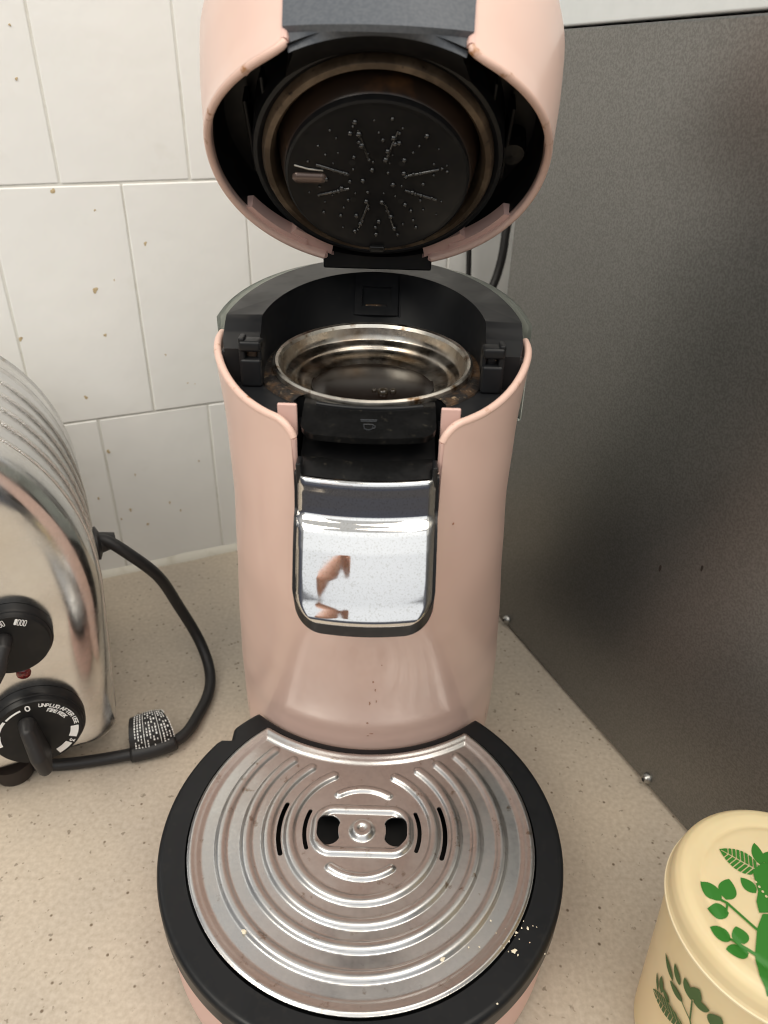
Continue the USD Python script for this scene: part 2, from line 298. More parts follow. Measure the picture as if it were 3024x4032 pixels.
# water tank shell round the back
pt = np.r_[np.linspace(math.radians(96), math.radians(264), 70)]
zt_ = np.array([.030, .05, .10, .15, .20, .2165, .2195, .2590, .2605])
def tankp(off):
    A = []; f_ = np.array([0, 0, 0, 0, 0, 0, 1, 1, .8])
    for z, fl in zip(zt_, f_):
        a = (float(fA(z))-.0050)*(1-fl)+.0612*fl+off; y0 = .022*(1-fl)+.010*fl; bb = (.105+.045*(1-ss(z, .04, .2)))-y0+.0006+.0014*fl+off
        q = np.linspace(-pi/2, pi/2, 70); A.append(np.stack([-a*sin(q), y0+bb*cos(q), np.full(70, z)], -1))
    return np.array(A)
obj('water_tank', cat([grid(tankp(.0004)), grid(tankp(-.0010)[::-1])]), 'tank_plastic', cm, smooth=40)
for s in (-1, 1): obj('tank_clip', rbox(.0030, .013, .024, .0009, (s*.0612, .0190, .2290)), 'tank_plastic', cm)
# black deck with the brewing recess
def plan(off, b_back=.105, n=120):
    q = np.linspace(-pi, pi, n, endpoint=False); a = .0592+off
    return Polygon(np.stack([a*sin(q), np.where(cos(q) > 0, -(.0605+off), -(b_back+off))*cos(q)*1.0], -1)*[1, 1])
pl = plan(-.0031)
def slabz(poly, z0, z1, tilt):      # prism whose top falls towards the front
    t = prism(poly, z0, z1); m = t.vertices[:, 2] > (z0+z1)/2
    t.vertices[m, 2] -= tilt*ss(-t.vertices[m, 1], 0, .058); return t
deck_hi = mprism(pl, .236, .2622); deck_lo = mprism(plan(-.0036), .2185, .2434)
q = np.linspace(-pi, pi, 96, endpoint=False)
def ringp(a, bB, bF, z): return np.stack([a*sin(q), np.where(cos(q) > 0, -bF, -bB)*cos(q), np.full(96, z)], -1)
cav = m3.Manifold.hull_points(np.vstack([ringp(.0425, .0745, .08, .2700), ringp(.0425, .0740, .08, .2622), ringp(.0412, .0585, .08, .2434)]).astype(np.float32))
front = mprism(sbox(-.1, -.2, .1, -.0175), .2434, .28)
step = m3.Manifold.hull_points(np.array([(x, y, z) for x in (-.1, .1) for y, z in ((.003, .2640), (.003, .2622), (-.004, .2583), (-.0175, .2560), (-.0175, .28), (-.004, .28), (.003, .28))], np.float32))
deck = (deck_hi-cav-front-step)+deck_lo
hole = mprism(sbox(-.0262, -.08, .0262, -.030), .20, .30)
seat = mprism(Point(0, 0).buffer(.0372, 48), .2, .3)
notchL = mprism(sbox(-.0330, -.0585, -.0240, -.0440), .20, .2500)+mprism(sbox(.0240, -.0585, .0330, -.0440), .20, .2500)
deck = deck-hole-seat-notchL
obj('top_deck', tri(deck), 'black_satin', cm, smooth=30)
for s in (-1, 1):     # pink tabs inside the slot corners
    obj('corner_tab', rbox(.0066, .0016, .0130, .0005, (s*.0276, -.0448, .2408)), 'pink_satin', cm)
    obj('slot_wall', box(.0012, .020, .060, (s*.0249, -.0405, .206)), 'black_satin', cm)
    # lugs at each side of the recess
    lug = cat([rbox(.0078, .0062, .0105, .0011, (s*.0434, -.0195, .2487)), rbox(.0078, .0062, .0040, .0010, (s*.0434, -.0195, .2585)), rbox(.0022, .0056, .0190, .0006, (s*.0463, -.0192, .2520)), rbox(.0016, .0056, .0100, .0005, (s*.0403, -.0178, .2545))])
    p = obj('latch_lug', lug, 'black_satin', cm); obj('latch_stop', rbox(.0040, .003, .0058, .0009, (s*.0432, -.0178, .2546)), 'stained_black', p)
    obj('side_block', rbox(.0090, .0185, .0125, .0012, (s*.0505, -.0075, .2490)), 'black_satin', cm)
# latch frame on the back wall of the recess
tilt = -math.degrees(math.atan2(.0155, .0188))
fr = prism(sbox(-.0098, -.0100, .0098, .0100).difference(sbox(-.0066, -.0058, .0066, .0036)), 0, .0026)
fr = mv(rot(rot(fr, (1, 0, 0), 90), (1, 0, 0), tilt), (-.0005, .0668, .2529))
p = obj('latch_slot', fr, 'black_satin', cm); obj('recess', mv(rot(box(.0138, .0006, .0100), (1, 0, 0), tilt), (-.0005, .0664, .2520)), 'black_deep', p)
for s in (-1, 1): obj('rib', mv(rot(rbox(.0012, .0022, .0185, .0004), (1, 0, 0), tilt), (s*.0108-.0005, .0652, .2525)), 'black_satin', cm)
obj('latch_tongue', mv(rot(rbox(.0100, .0015, .0022, .0006), (1, 0, 0), tilt), (-.0005, .0632, .2492)), 'stained_black', p)
# pod holder
seatp = [(.0372, .2400), (.0374, .2440), (.0386, .2448), (.0415, .2449), (.0440, .2441), (.0446, .2428)]
obj('seat_ring', lathe(seatp[::-1], n=120, arc=2*pi-1.30, a0=-pi/2+.65), 'stained_black', cm)
bowl = [(.0006, .2350), (.0190, .2350), (.0212, .2355), (.0232, .2368), (.0250, .2374), (.0272, .2377), (.0290, .2381), (.0302, .2386), (.0308, .2394), (.0313, .2402), (.0324, .2408), (.0338, .2412), (.0347, .2420), (.0352, .2440), (.0357, .2464), (.0364, .2477), (.0375, .2481), (.0384, .2476), (.0387, .2464), (.0384, .2452)]
TL = 3.0
def tip(t): return rot(t, (1, 0, 0), TL, (0, 0, .2455))
ph_ = obj('pod_holder', tip(lathe(bowl[:15], n=128)), 'steel_stained', cm, smooth=40)
obj('holder_rim', tip(lathe(bowl[14:], n=128)), 'steel_rim', ph_)
# handle of the pod holder
def plate_grid(prof, halfw, nx=31, curve=.075, thick=.0025, rcorner=.006):
    pr = np.asarray(prof, float); s = np.r_[0, np.cumsum(np.linalg.norm(np.diff(pr, axis=0), axis=1))]; L = s[-1]
    P_ = []
    for (y, z), si in zip(pr, s):
        d = L-si; w = halfw-(rcorner-np.sqrt(max(rcorner**2-(rcorner-min(d, rcorner))**2, 0)))
        x = np.linspace(-1, 1, nx)*w
        P_.append(np.stack([x, y+x**2/(2*curve), np.full(nx, z)], -1))
    return np.array(P_)
def resample(prof, n):
    p = np.asarray(prof, float); s = np.r_[0, np.cumsum(np.linalg.norm(np.diff(p, axis=0), axis=1))]
    t = np.linspace(0, 1, n); t = np.where(t > .8, .8+.2*(1-(1-(t-.8)/.2)**2), t)
    return np.stack([np.interp(t*s[-1], s, p[:, k]) for k in (0, 1)], -1)
def solid_sheet(G, down):
    """closed solid of a sheet grid and the same sheet moved by down, with a rounded look"""
    B = G+np.asarray(down, float); a, b = G.shape[:2]
    top_, bot = grid(G), grid(B[:, ::-1])
    loop = np.concatenate([G[0, :], G[1:, -1], G[-1, -2::-1], G[-2:0:-1, 0]]); lb = np.concatenate([B[0, :], B[1:, -1], B[-1, -2::-1], B[-2:0:-1, 0]])
    return cat([top_, bot, grid(np.stack([loop, lb]), wrap=True)])
hp = resample([(-.0352, .2440), (-.0400, .2442), (-.0440, .2434), (-.0500, .2418), (-.0540, .2408), (-.0556, .2404)], 26)
Hg = plate_grid(hp, .0228, curve=.085, rcorner=.005)
hd = obj('handle', solid_sheet(Hg, (0, .0012, -.0027)), 'black_gloss', ph_, smooth=40)
obj('handle_step', tube(plate_grid([(-.0402, .2442), (-.0405, .2442)], .0224, curve=.055)[0]*[1, 1, 1], .0009), 'black_satin', ph_)
# cup icon and line moulded in the handle
def onh(x, y): return np.array([x, y+x*x/.17, np.interp(-y, -hp[:, 0], hp[:, 1])+.0002])
obj('icon_line', cat([tube([onh(x, -.0466) for x in np.linspace(-.0028, .0028, 6)], .00022, 6), tube([onh(x, -.0473) for x in np.linspace(-.0027, .0027, 6)], .00016, 6)]), 'icon_grey', ph_)
cup = [(-.0016, -.0489), (-.0013, -.0510), (-.0004, -.0516), (.0004, -.0516), (.0013, -.0510), (.0016, -.0489), (-.0016, -.0489)]
obj('cup_icon', cat([tube([onh(*c) for c in cup], .00018, 6), tube([onh(*c) for c in [(.0016, -.0493), (.0024, -.0496), (.0022, -.0506), (.0014, -.0508)]], .00016, 6)]), 'icon_grey', ph_)
# funnel pieces between the handle and the chrome spout
f1 = plate_grid(resample([(-.0400, .2330), (-.0545, .2292)], 6), .0232, curve=.075, rcorner=.0008)
f2 = plate_grid(resample([(-.0535, .2310), (-.0548, .2309), (-.0632, .2279)], 8), .0222, curve=.075, rcorner=.0008)
obj('funnel', solid_sheet(f1, (0, .001, -.006)), 'black_plastic', cm); obj('funnel_cover', solid_sheet(f2, (0, .001, -.006)), 'black_gloss', cm)
# chrome spout
sp_ = resample([(-.0610, .2268), (-.0626, .2285), (-.0640, .2281), (-.0647, .2262), (-.0652, .2235), (-.0663, .2190), (-.0670, .2164), (-.0682, .2150), (-.0700, .2139), (-.0714, .2122), (-.0745, .2070), (-.0785, .1990), (-.0825, .1908), (-.0848, .1866), (-.0856, .1846)], 90)
SG = plate_grid(sp_, .0242, nx=61, curve=.085, rcorner=.0085)
xx = np.linspace(-1, 1, 61); rl = (np.clip((np.abs(xx)-.86)/.14, 0, 1))**2*.0042       # rolled side edges
SG[..., 1] += rl[None, :]
dn_ = np.clip((np.arange(90)-80)/9, 0, 1)**2*.0016
SG[..., 1] += dn_[:, None]
spt = obj('spout_cover', solid_sheet(SG, (0, .0012, -.0004)), 'chrome', cm, smooth=50)
SB = plate_grid(sp_[3:], .0243, nx=41, curve=.085, rcorner=.0100); SB[..., 1] += .0026
lo = SB.copy(); lo[..., 2] -= .0088; lo[..., 1] += .0035
loop = np.concatenate([SB[:, 0], SB[-1, 1:], SB[-2::-1, -1]]); lb = np.concatenate([lo[:, 0], lo[-1, 1:], lo[-2::-1, -1]])
bk = lb.copy(); bk[:, 1] = np.maximum(bk[:, 1], -.050)
sbm = cat([grid(SB), grid(np.stack([loop, lb, bk]))])
obj('spout_body', sbm, 'black_satin', cm, smooth=40)
obj('spout_core', rbox(.040, .026, .030, .004, (0, -.057, .186)), 'black_deep', cm)
for s in (-1, 1): obj('spout_ear', rbox(.0018, .006, .0075, .0005, (s*.0226, -.0575, .2290)), 'black_satin', cm)
# hinge
obj('hinge', rbox(.048, .0070, .0150, .0008, (-.0004, .0660, .2735)), 'black_satin', cm)
# ------------------------------------------------------------------ lid (modelled shut, then swung open)
TH_, YH, ZH = math.radians(55.0), .0682, .2649
def lift(t):
    t = t.copy(); v = t.vertices; y, z = v[:, 1]-YH, v[:, 2]-ZH; c, s = cos(TH_), sin(TH_)
    t.vertices = np.stack([v[:, 0], YH+y*c+z*s, ZH-y*s+z*c], -1); return t
LA = .0622
def lidp(phi, z, off=0.):
    phi, z = np.broadcast_arrays(np.asarray(phi, float), np.asarray(z, float))
    fl = np.interp(z, [.24, .255, .28, .30, .315, .322], [-.0008, 0, .0044, .0070, .0062, .0030])
    a, bF, bB = LA+fl+off, .0578+fl+off, .0550+fl*.6+off
    return np.stack([a*sin(phi), -np.where(cos(phi) > 0, bF, bB)*cos(phi), z], -1)
LN = .0287
def zbot(phi):
    x = np.abs(LA*sin(phi)); y = -.058*cos(phi); z = .2550-.0120*ss(-y, -.006, .056)
    t = np.clip((x-LN)/.0070, 0, 1); up = .0022*(1-np.sqrt(1-(1-t)**2))
    return np.where(cos(phi) > 0, z+up, z)
pl0 = math.asin(LN/LA)
GAP = math.asin(.0232/LA)
PLL = np.r_[np.linspace(pl0, pl0+.16, 24), np.linspace(pl0+.165, pi-GAP, 80)]; PLR = 2*pi-PLL[::-1]
q_all = np.linspace(pl0, 2*pi-pl0, 160); v_ = np.linspace(0, 1, 30); ms = []
for PL_ in (PLL, PLR):
    z_ = zbot(PL_)[None]+v_[:, None]*(.322-zbot(PL_)[None]); ms += [grid(lidp(PL_[None], z_)[:, ::-1]), grid(lidp(PL_[None], z_, -.0028))]
gapq = np.linspace(pi-GAP, pi+GAP, 20); z_ = .272+v_[:, None]*(.322-.272)+0*gapq[None]; ms += [grid(lidp(gapq[None], z_)[:, ::-1]), grid(lidp(gapq[None], z_, -.0028))]
capz = .322; cl_ = lidp(q_all, capz); capP = np.stack([cl_, cl_*[.8, .8, 1]+[0, 0, .004], cl_*[.4, .4, 1]+[0, 0, .006], cl_*[0.01, .01, 1]+[0, 0, .006]])
lid = obj('lid', lift(cat(ms+[grid(capP[:, ::-1])])), 'pink_gloss', cm, smooth=60)
for PL_ in (PLL, PLR):
    obj('lid_edge', lift(tube(lidp(PL_, zbot(PL_), -.0014), .0014, 12)), 'pink_edge', lid)
for a_ in (PLL[0], PLR[-1]): obj('notch_edge', lift(tube(np.array([lidp(a_, z, -.0014) for z in np.linspace(float(zbot(np.array([a_]))[0]), .30, 12)]), .0015, 10)), 'pink_satin', lid)
for a_ in (PLL[-1], PLR[0]): obj('gap_edge', lift(tube(np.array([lidp(a_, z, -.0014) for z in np.linspace(.255, .272, 6)]), .0015, 10)), 'pink_satin', lid)
# pink flanges at the hinge side and clips at the front corners
def flange(a0, a1, w, z):
    aa = np.radians(np.linspace(a0, a1, 24)); ww = np.where((np.arange(24) > 1) & (np.arange(24) < 22), 1, .15)*w
    o, i = lidp(aa, z, -.0015), np.array([lidp(a, z, -k) for a, k in zip(aa, ww)])
    return cat([grid(np.stack([o, i])), grid(np.stack([i, i+[0, 0, .006]]))])
for s in (-1, 1):
    obj('flange', lift(flange(s*117, s*152, .0050, .2562)), 'pink_satin', lid, smooth=30)
    obj('flange', lift(flange(s*140, s*162, .0082, .2570)), 'pink_satin', lid, smooth=30)
    obj('clip', lift(flange(s*38, s*50, .0062, .2545-.0062*.5)), 'pink_satin', lid, smooth=30)
# black inside of the lid
q2 = np.linspace(0, 2*pi, 121)[:-1]
inn = np.stack([lidp(q2, .2572-.0070*ss(cos(q2), 0, .97), -.0032), lidp(q2, .268, -.0040), lidp(q2, .2735, -.0080)*[1, 1, 1], lidp(q2, .2735, -.05)])
obj('lid_lining', lift(grid(inn, wrap=True)), 'black_plastic', lid)
tow = [(.0415, .2535), (.0432, .2520), (.0446, .2522), (.0452, .2540), (.0462, .2740)]
obj('collar', lift(lathe(tow, n=128)), 'black_satin', lid)
rg = [(.0368, .2600), (.0370, .2528), (.0376, .2512), (.0385, .2500), (.0404, .2502), (.0414, .2514), (.0418, .2545)]
obj('seal_ring', lift(lathe(rg, n=128)), 'ring_brown', lid)
plug = [(.0325, .2460), (.0335, .2470), (.0350, .2520), (.0366, .2590)]
obj('plug', lift(lathe(plug, n=128)), 'plug_brown', lid)
dsk = [(0.0002, .2440), (.0300, .2440), (.0318, .2436), (.0326, .2440), (.0329, .2456), (.0328, .2480)]
sd = obj('shower_disc', lift(lathe(dsk, n=128)), 'black_plastic', lid)
stud = trimesh.creation.icosphere(2, .00085); st = []
for r_, n_, ph0 in ((.0055, 6, .2), (.0095, 10, .1), (.0135, 12, .3), (.0175, 16, .05), (.0215, 18, .2), (.0255, 20, .0)):
    for k in range(n_):
        a = ph0+2*pi*k/n_+rng.normal(0, .07); 
        rj = r_+rng.normal(0, .0006); t = stud.copy(); t.apply_scale(rng.choice([.45, .6, .75, .9, 1.15])); st.append(mv(t, (rj*cos(a), rj*sin(a), .2438)))
obj('stud', lift(cat(st)), 'wet_black', sd, smooth=True, kind='stuff')
for k in range(8):
    a = pi/8+k*pi/4+(.1 if k % 2 else -.08)
    rb = cat([mv(trimesh.creation.icosphere(2, .00105*rng.uniform(.45, 1.15)), (r_*cos(a+rng.normal(0, .03)), r_*sin(a), .2438)) for r_ in np.arange(.011, .0255, .0030)+rng.normal(0, .0007, 5) if rng.random() < .75]+[tube([(r_*cos(a), r_*sin(a), .24385) for r_ in (.0105, .018, .0225)], .00055, 8)])
    obj('rib', lift(rb), 'wet_black', sd, smooth=True)
for a in (.75, 2.4, 3.9, 5.5): obj('spray_hole', lift(lathe([(.0012, .24385), (.0001, .24385)], (.0120*cos(a), .0120*sin(a), 0), 12)), 'black_deep', sd)
lev = np.array([(-.0285, .001), (-.0180, .001)])
obj('lever', lift(tri(m3.Manifold.batch_hull([m3.Manifold.sphere(.0023, 20).translate((x, -.0012, .2446)) for x in (-.0282, -.0200)]).scale((1, 1, 1)))), 'brass', sd)
obj('lever_arm', lift(tube([(-.0290, -.0066, .2437), (-.0240, -.0052, .2436), (-.0190, -.0046, .2438)], .0003, 8)), 'screw', sd)
obj('notch', lift(rbox(.006, .003, .003, .0006, (0, .0322, .2440))), 'black_gloss', sd)
obj('button', lift(lathe([(.0056, .2735), (.0053, .2660), (.0044, .2640), (.0001, .2636)][::-1], (.0497, .0040, 0), 32)), 'black_gloss', lid)
for s in (-1, 1):
    br = cat([rbox(.0012, .0070, .006, .0004, (s*.0388, -.0255, .2605)), rbox(.0052, .0012, .006, .0004, (s*.0365, -.0222, .2605))])
    obj('bracket', lift(br), 'black_satin', lid)
    obj('side_wall', lift(rbox(.0016, .030, .008, .0005, (s*.0472, .0, .2680))), 'black_plastic', lid)
# grey handle across the front of the lid and the black bar behind it
aa = np.linspace(-pl0+.006, pl0-.006, 40)
hz = np.array([.2415, .2420, .2600, .2800, .3000])
Hh = np.array([lidp(aa, z+(.0074*(aa/pl0)**2)*(i < 2), .0006 if i else -.0012) for i, z in enumerate(hz)])
Hb = np.array([lidp(aa, z+.0015, -.0034) for z in hz])
obj('lid_handle', lift(cat([grid(Hh[:, ::-1]), grid(Hb), grid(np.stack([Hh[0], Hb[0]]))])), 'lid_grey', lid)
bar = np.stack([lidp(aa, .2440, -.0014), lidp(aa, .2470, -.0060), lidp(aa*1.35, .2500, -.0130), lidp(aa*1.5, .2540, -.0165), lidp(aa*1.5, .2700, -.0170)])
obj('front_bar', lift(grid(bar)), 'black_plastic', lid)
for s, a_ in ((-1, 0), (1, -1)):
    obj('bar_side', lift(grid(np.stack([bar[:, a_], bar[:, a_]+[0, 0, .03]]))), 'black_plastic', lid)
# ------------------------------------------------------------------ drip tray
TC = np.array([.0004, -.0640]); BC, BR = .0700, .0855
zT = .0478
outl = Point(*TC).buffer(.0905, 128)
back = Point(0, BC).buffer(BR+.0010, 128)
lim = sbox(-.2, -.3, .2, .0062)
rimP = outl.difference(back).intersection(lim)
rimP = rimP.difference(sbox(-.1, -.0135, -.0690, .02)).buffer(-.0012).buffer(.0012)
grP = Point(*TC).buffer(.0775, 128).difference(Point(0, .0690).buffer(.0908, 128)).buffer(-.0016).buffer(.0016)
grIn = grP.buffer(.0010)
rim_m = mprism(rimP, .034, .0470)-mprism(grIn, .02, .1)
def layer(poly, z0, z1): return mprism(poly, z0, z1)
rim_m = (mprism(rimP, .0362, .0442)+mprism(rimP.buffer(-.0028), .0441, .0470))-mprism(grIn, .040, .1)-mprism(grP.buffer(-.004), .0, .05)
oc = np.array(rimP.buffer(-.0028).exterior.coords)[:-1]; nrm = np.array([(p_ - q_) for p_, q_ in zip(np.roll(oc, -1, 0), np.roll(oc, 1, 0))]); nrm /= np.linalg.norm(nrm, axis=1)[:, None]; nrm = np.stack([nrm[:, 1], -nrm[:, 0]], -1)
if not rimP.buffer(-.0028).exterior.is_ccw: nrm = -nrm
def outer_at(d): return np.array([np.array(rimP.exterior.interpolate(rimP.exterior.project(Point(p_+n_*.0028))).coords[0]) for p_, n_ in zip(oc, nrm)])
ox = outer_at(0); qs = np.linspace(0, pi/2, 9)
rnd = np.array([np.c_[oc+(ox-oc)*sin(t_), np.full(len(oc), .0442+.0028*cos(t_))] for t_ in qs])
tray = obj('drip_tray', cat([tri(rim_m), grid(rnd[::-1], wrap=True)]), 'black_satin', cm, smooth=50)
pk = mprism(Point(*TC).buffer(.0886, 96).difference(Point(0, BC).buffer(BR+.002, 96)).intersection(sbox(-.2, -.3, .2, .004)), .004, .0361)
lipP = sbox(-.0480, -.2, .0500, -.10)
obj('tray_base', tri(pk-mprism(lipP, 0, .04)-mprism(grP.buffer(-.004), .03, .05)), 'pink_satin', cm, smooth=50)
obj('tray_lip', tri(mprism(Point(*TC).buffer(.0896, 96).intersection(lipP.buffer(-.0008)).difference(grP.buffer(-.004)), .004, .0361)), 'black_satin', cm, smooth=50)
obj('tray_foot', tri(mprism(Point(*TC).buffer(.082, 64).intersection(sbox(-.2, -.3, .2, -.0)), .0004, .0042)), 'black_deep', cm)
# pressed steel grille as a height field with real slots
nx, ny = 300, 270
gx = np.linspace(-.0785, .0785, nx); gy = np.linspace(-.0785, .0625, ny)
X, Y = np.meshgrid(gx, gy, indexing='ij'); Rr = np.hypot(X, Y); An = np.degrees(np.arctan2(X, -Y))   # 0 at front, 180 at back
h = np.zeros_like(X)
def ridge(d, w): t = np.clip(np.abs(d)/w, 0, 1); return np.sqrt(np.clip(1-t*t, 0, 1))*(1-t**6)
def arc_ridge(r, half, w, amp, center=0):
    a = np.abs((An-center+180) % 360-180); px = r*np.radians(np.clip(a-half, 0, None)); d = np.hypot(Rr-r, px)
    return amp*ridge(d, w)
for r, gap in ((.0330, 27), (.0428, 38), (.0522, 43.5), (.0632, 46.5)): h = np.maximum(h, arc_ridge(r, 180-gap, .0026, .0017))
h = np.maximum(h, arc_ridge(.0225, 36, .0020, .0014)); h = np.maximum(h, arc_ridge(.0222, 32, .0020, .0014, 180))
ovx, ovy, ovr = .0130, .0030, .0078
dov = np.hypot(np.clip(np.abs(X)-ovx, 0, None), np.clip(np.abs(Y)-ovy, 0, None))-ovr
h = np.maximum(h, .0017*ridge(dov, .0023))
h = np.maximum(h, .0022*ss(.0062-Rr, 0, .0025)-.0009*ss(.0026-Rr, 0, .0016))
Pp = [Point(x, y) for x, y in ()]
import shapely
grL = affinity.translate(grP, -TC[0], -TC[1])
dist = shapely.distance(shapely.points(X.ravel(), Y.ravel()), grL.exterior).reshape(X.shape)
inside = shapely.contains_xy(grL, X.ravel(), Y.ravel()).reshape(X.shape)
h += -.0011*ss(dist, .0038, .0062)*inside+.0008*ss(dist, 0, .0012)*inside*(1-ss(dist, .0012, .0038))
h = h+.0011
zt = zT-.0011+h
nv = nx*ny; vt = np.stack([X+TC[0], Y+TC[1], zt], -1).reshape(-1, 3); vb = vt.copy(); vb[:, 2] -= .0007
idx = np.arange(nv).reshape(nx, ny); A_, B_, C_, D_ = idx[:-1, :-1].ravel(), idx[1:, :-1].ravel(), idx[1:, 1:].ravel(), idx[:-1, 1:].ravel()
F = np.vstack([np.c_[A_, B_, C_], np.c_[A_, C_, D_]])
bl_ = np.concatenate([idx[:, 0], idx[-1, 1:], idx[-2::-1, -1], idx[0, -2:0:-1]]); bn_ = np.roll(bl_, -1)
F = np.vstack([F, F[:, ::-1]+nv, np.c_[bl_, bl_+nv, bn_], np.c_[bn_, bl_+nv, bn_+nv]])
gm = m3.Manifold(m3.Mesh(np.vstack([vt, vb]).astype(np.float32), F.astype(np.uint32)))
def slit(r, half, w, center):
    a = np.radians(np.linspace(center-half, center+half, 20)); return LineString(np.stack([r*sin(a), -r*cos(a)], -1)).buffer(w)
cut = [slit(.0262, 21, .00095, s) for s in (90, -90)]+[slit(.0378, 19.5, .00105, s) for s in (90, -90)]
for s in (-1, 1):
    hl = Point(s*.0152, .0022).buffer(.0052, 32).union(Point(s*.0152, -.0022).buffer(.0052, 32)).convex_hull
    cut.append(hl.difference(Point(0, 0).buffer(.0109, 48)).buffer(-.0009).buffer(.0018).buffer(-.0009))
cutp = affinity.translate(union_all(cut), TC[0], TC[1])
gm = gm ^ mprism(grP, 0, .1)
gm = gm - mprism(cutp, 0, .1)
grille = obj('grille', tri(gm), 'grille_steel', tray, smooth=40)
obj('drip_pan', tri(mprism(grP.buffer(-.0045), .0335, .0360)), 'black_deep', tray)
# ------------------------------------------------------------------ coffee left in the pod holder
cf = thing('coffee', 'small dark puddle of coffee with two bubbles in the steel pod holder', 'coffee', (0, 0, .2371))
obj('liquid', lathe([(.0241, .0002), (.0235, 0), (.0001, 0)], n=80), 'coffee', cf)
for x, y, r in ((.0042, -.0085, .0022), (.0080, -.0072, .0014), (.0008, -.0068, .0010)):
    obj('bubble', lathe([(r, 0), (r*.95, r*.35), (r*.72, r*.62), (r*.35, r*.78), (.00001, r*.82)], (x, y, .00005), 24), 'bubble', cf, smooth=True)
# crumbs on the tray
cr = []
for cx, cy, n_, s_ in ((.0605, -.1140, 6, .0030), (.0632, -.1100, 7, .0050), (.068, -.1100, 5, .0035), (-.0456, -.1131, 2, .001), (.052, -.121, 6, .007), (.045, -.09, 3, .012)):
    for k in range(n_):
        r_ = rng.choice([.0002, .0003, .00045, .0008]); t = trimesh.creation.icosphere(1, r_); t.vertices *= rng.uniform(.45, 1.5, t.vertices.shape)*[1.3, 1, .5]
        cr.append(mv(rot(t, (0, 0, 1), rng.uniform(0, 180)), (cx+rng.normal(0, s_), cy+rng.normal(0, s_), .0477)))
obj('crumbs', cat(cr), 'crumb', label='pale crumbs scattered on the right front of the drip tray', category='crumbs', kind='stuff')
# ------------------------------------------------------------------ toaster
to = thing('toaster', 'polished metal toaster with black knobs, partly cut off at left', 'toaster', W(-.2235, .06, 0), RZ)
HW, ZB, ZS_, ZTp = .1095, .0160, .115, .226
def arch(off=0., n=64):
    q = np.linspace(0, pi, n); e = 2/2.35
    x = (HW-off)*np.sign(cos(q))*np.abs(cos(q))**e; z = ZS_+(ZTp-ZS_-off)*np.abs(sin(q))**e
    lr = .010; b = np.linspace(0, pi/2, 7)
    xb, zb_ = HW-.007-off, ZB+off
    right = np.stack([xb-lr+lr*sin(b), zb_+lr-lr*cos(b)], -1)           # bottom right corner
    side = np.stack([np.linspace(xb, HW-off, 8)[1:-1], np.linspace(zb_+lr, ZS_, 8)[1:-1]], -1)
    R_ = np.vstack([right, side, np.stack([x, z], -1)[:n//2+1]])
    Lf = R_[::-1].copy(); Lf[:, 0] *= -1
    return np.vstack([R_, Lf[1:]])
def sweep(offs, ys):
    return np.array([np.insert(arch(o), 1, y, axis=1) for o, y in zip(offs, ys)])
b = np.linspace(0, pi/2, 12); fr_ = .0195
offs = np.r_[[.075, .050, .030], fr_*(1-sin(b)), 0]; ys = np.r_[[0, 0, 0], fr_*(1-cos(b)), .0255]
castm = sweep(offs, ys); c0 = castm[0].mean(0); castm = np.concatenate([np.broadcast_to(c0, castm[:1].shape), castm])
obj('front_casting', cat([grid(castm[:, ::-1], wrap=True)]), 'toaster_cast', to, smooth=50)
yb = [.0265, .046, .064, .082, .100, .118]
for i in range(5):
    obj('body_sheet', grid(sweep([.0012, .0006, .0006, .0012], [yb[i], yb[i]+.0022, yb[i+1]-.0018, yb[i+1]])[:, ::-1], wrap=True), 'toaster_sheet', to)
    obj('bead', tube(np.insert(arch(.0003), 1, yb[i]+.0002, axis=1), .0013, 8), 'bead', to)
bc = sweep([.0012, 0, 0, fr_*.3, fr_], [.1185, .121, .140, .150, .153]); bc = np.concatenate([bc, np.broadcast_to(bc[-1].mean(0), bc[:1].shape)])
obj('rear_casting', grid(bc[:, ::-1], wrap=True), 'toaster_cast', to)
obj('base_plate', rbox(.180, .144, .0100, .003, (-.004, .0930, .0115)), 'toaster_sheet', to)
for x in (.045, -.07): obj('foot', lathe([(.0001, .0002), (.0095, .0002), (.0110, .004), (.0110, .0115), (.0001, .0115)], (x, .020, 0), 32), 'foot_brown', to)
def dial(cx, cz, r, name):
    pr = [(r, 0), (r, .0045), (r*.97, .0058), (r*.95, .0060), (r*.93, .0078), (r*.90, .0086), (.0001, .0088)]
    p = obj(name, lathe(pr[::-1], (cx, -.0002, cz), 72, axis='y'), 'black_plastic', to); return p
def knob(parent, cx, cz, ang, L, w, d):
    s = m3.Manifold.sphere; c, sn = cos(ang), sin(ang)
    pts = [(-.10*L, w*.9, .010), (-.10*L, w*.7, d*.75), (L*.9, w*.85, .011), (L*.95, w*.75, d), (L*.55, w*.85, d)]
    t = tri(m3.Manifold.batch_hull([s(r, 24).translate((cx+l*sn, -dd, cz-l*c)) for l, r, dd in pts]))
    obj('grip', t, 'rubber', parent, smooth=50)
DX, DZ = .0660, .0534
d1 = dial(DX, DZ, .0228, 'timer_dial')
knob(d1, DX-.003, DZ+.006, math.radians(9), .021, .0046, .021)
d2 = dial(DX+.0005, .1108, .0180, 'selector_dial')
knob(d2, DX-.003, .1138, math.radians(-28), .015, .0046, .019)
FY = -.0092
def letter(ch, h, ang, r, cx, cz, bold=True):
    t = meshkit.text_mesh(ch, h, .00018, bold); bx = t.bounds; t.apply_translation((-(bx[0, 0]+bx[1, 0])/2, 0, 0))
    t = rot(t, (1, 0, 0), 90)                       # stands up, faces -y
    t = rot(mv(t, (0, 0, r)), (0, 1, 0), math.degrees(ang)); return mv(t, (cx, FY+.0001, cz))
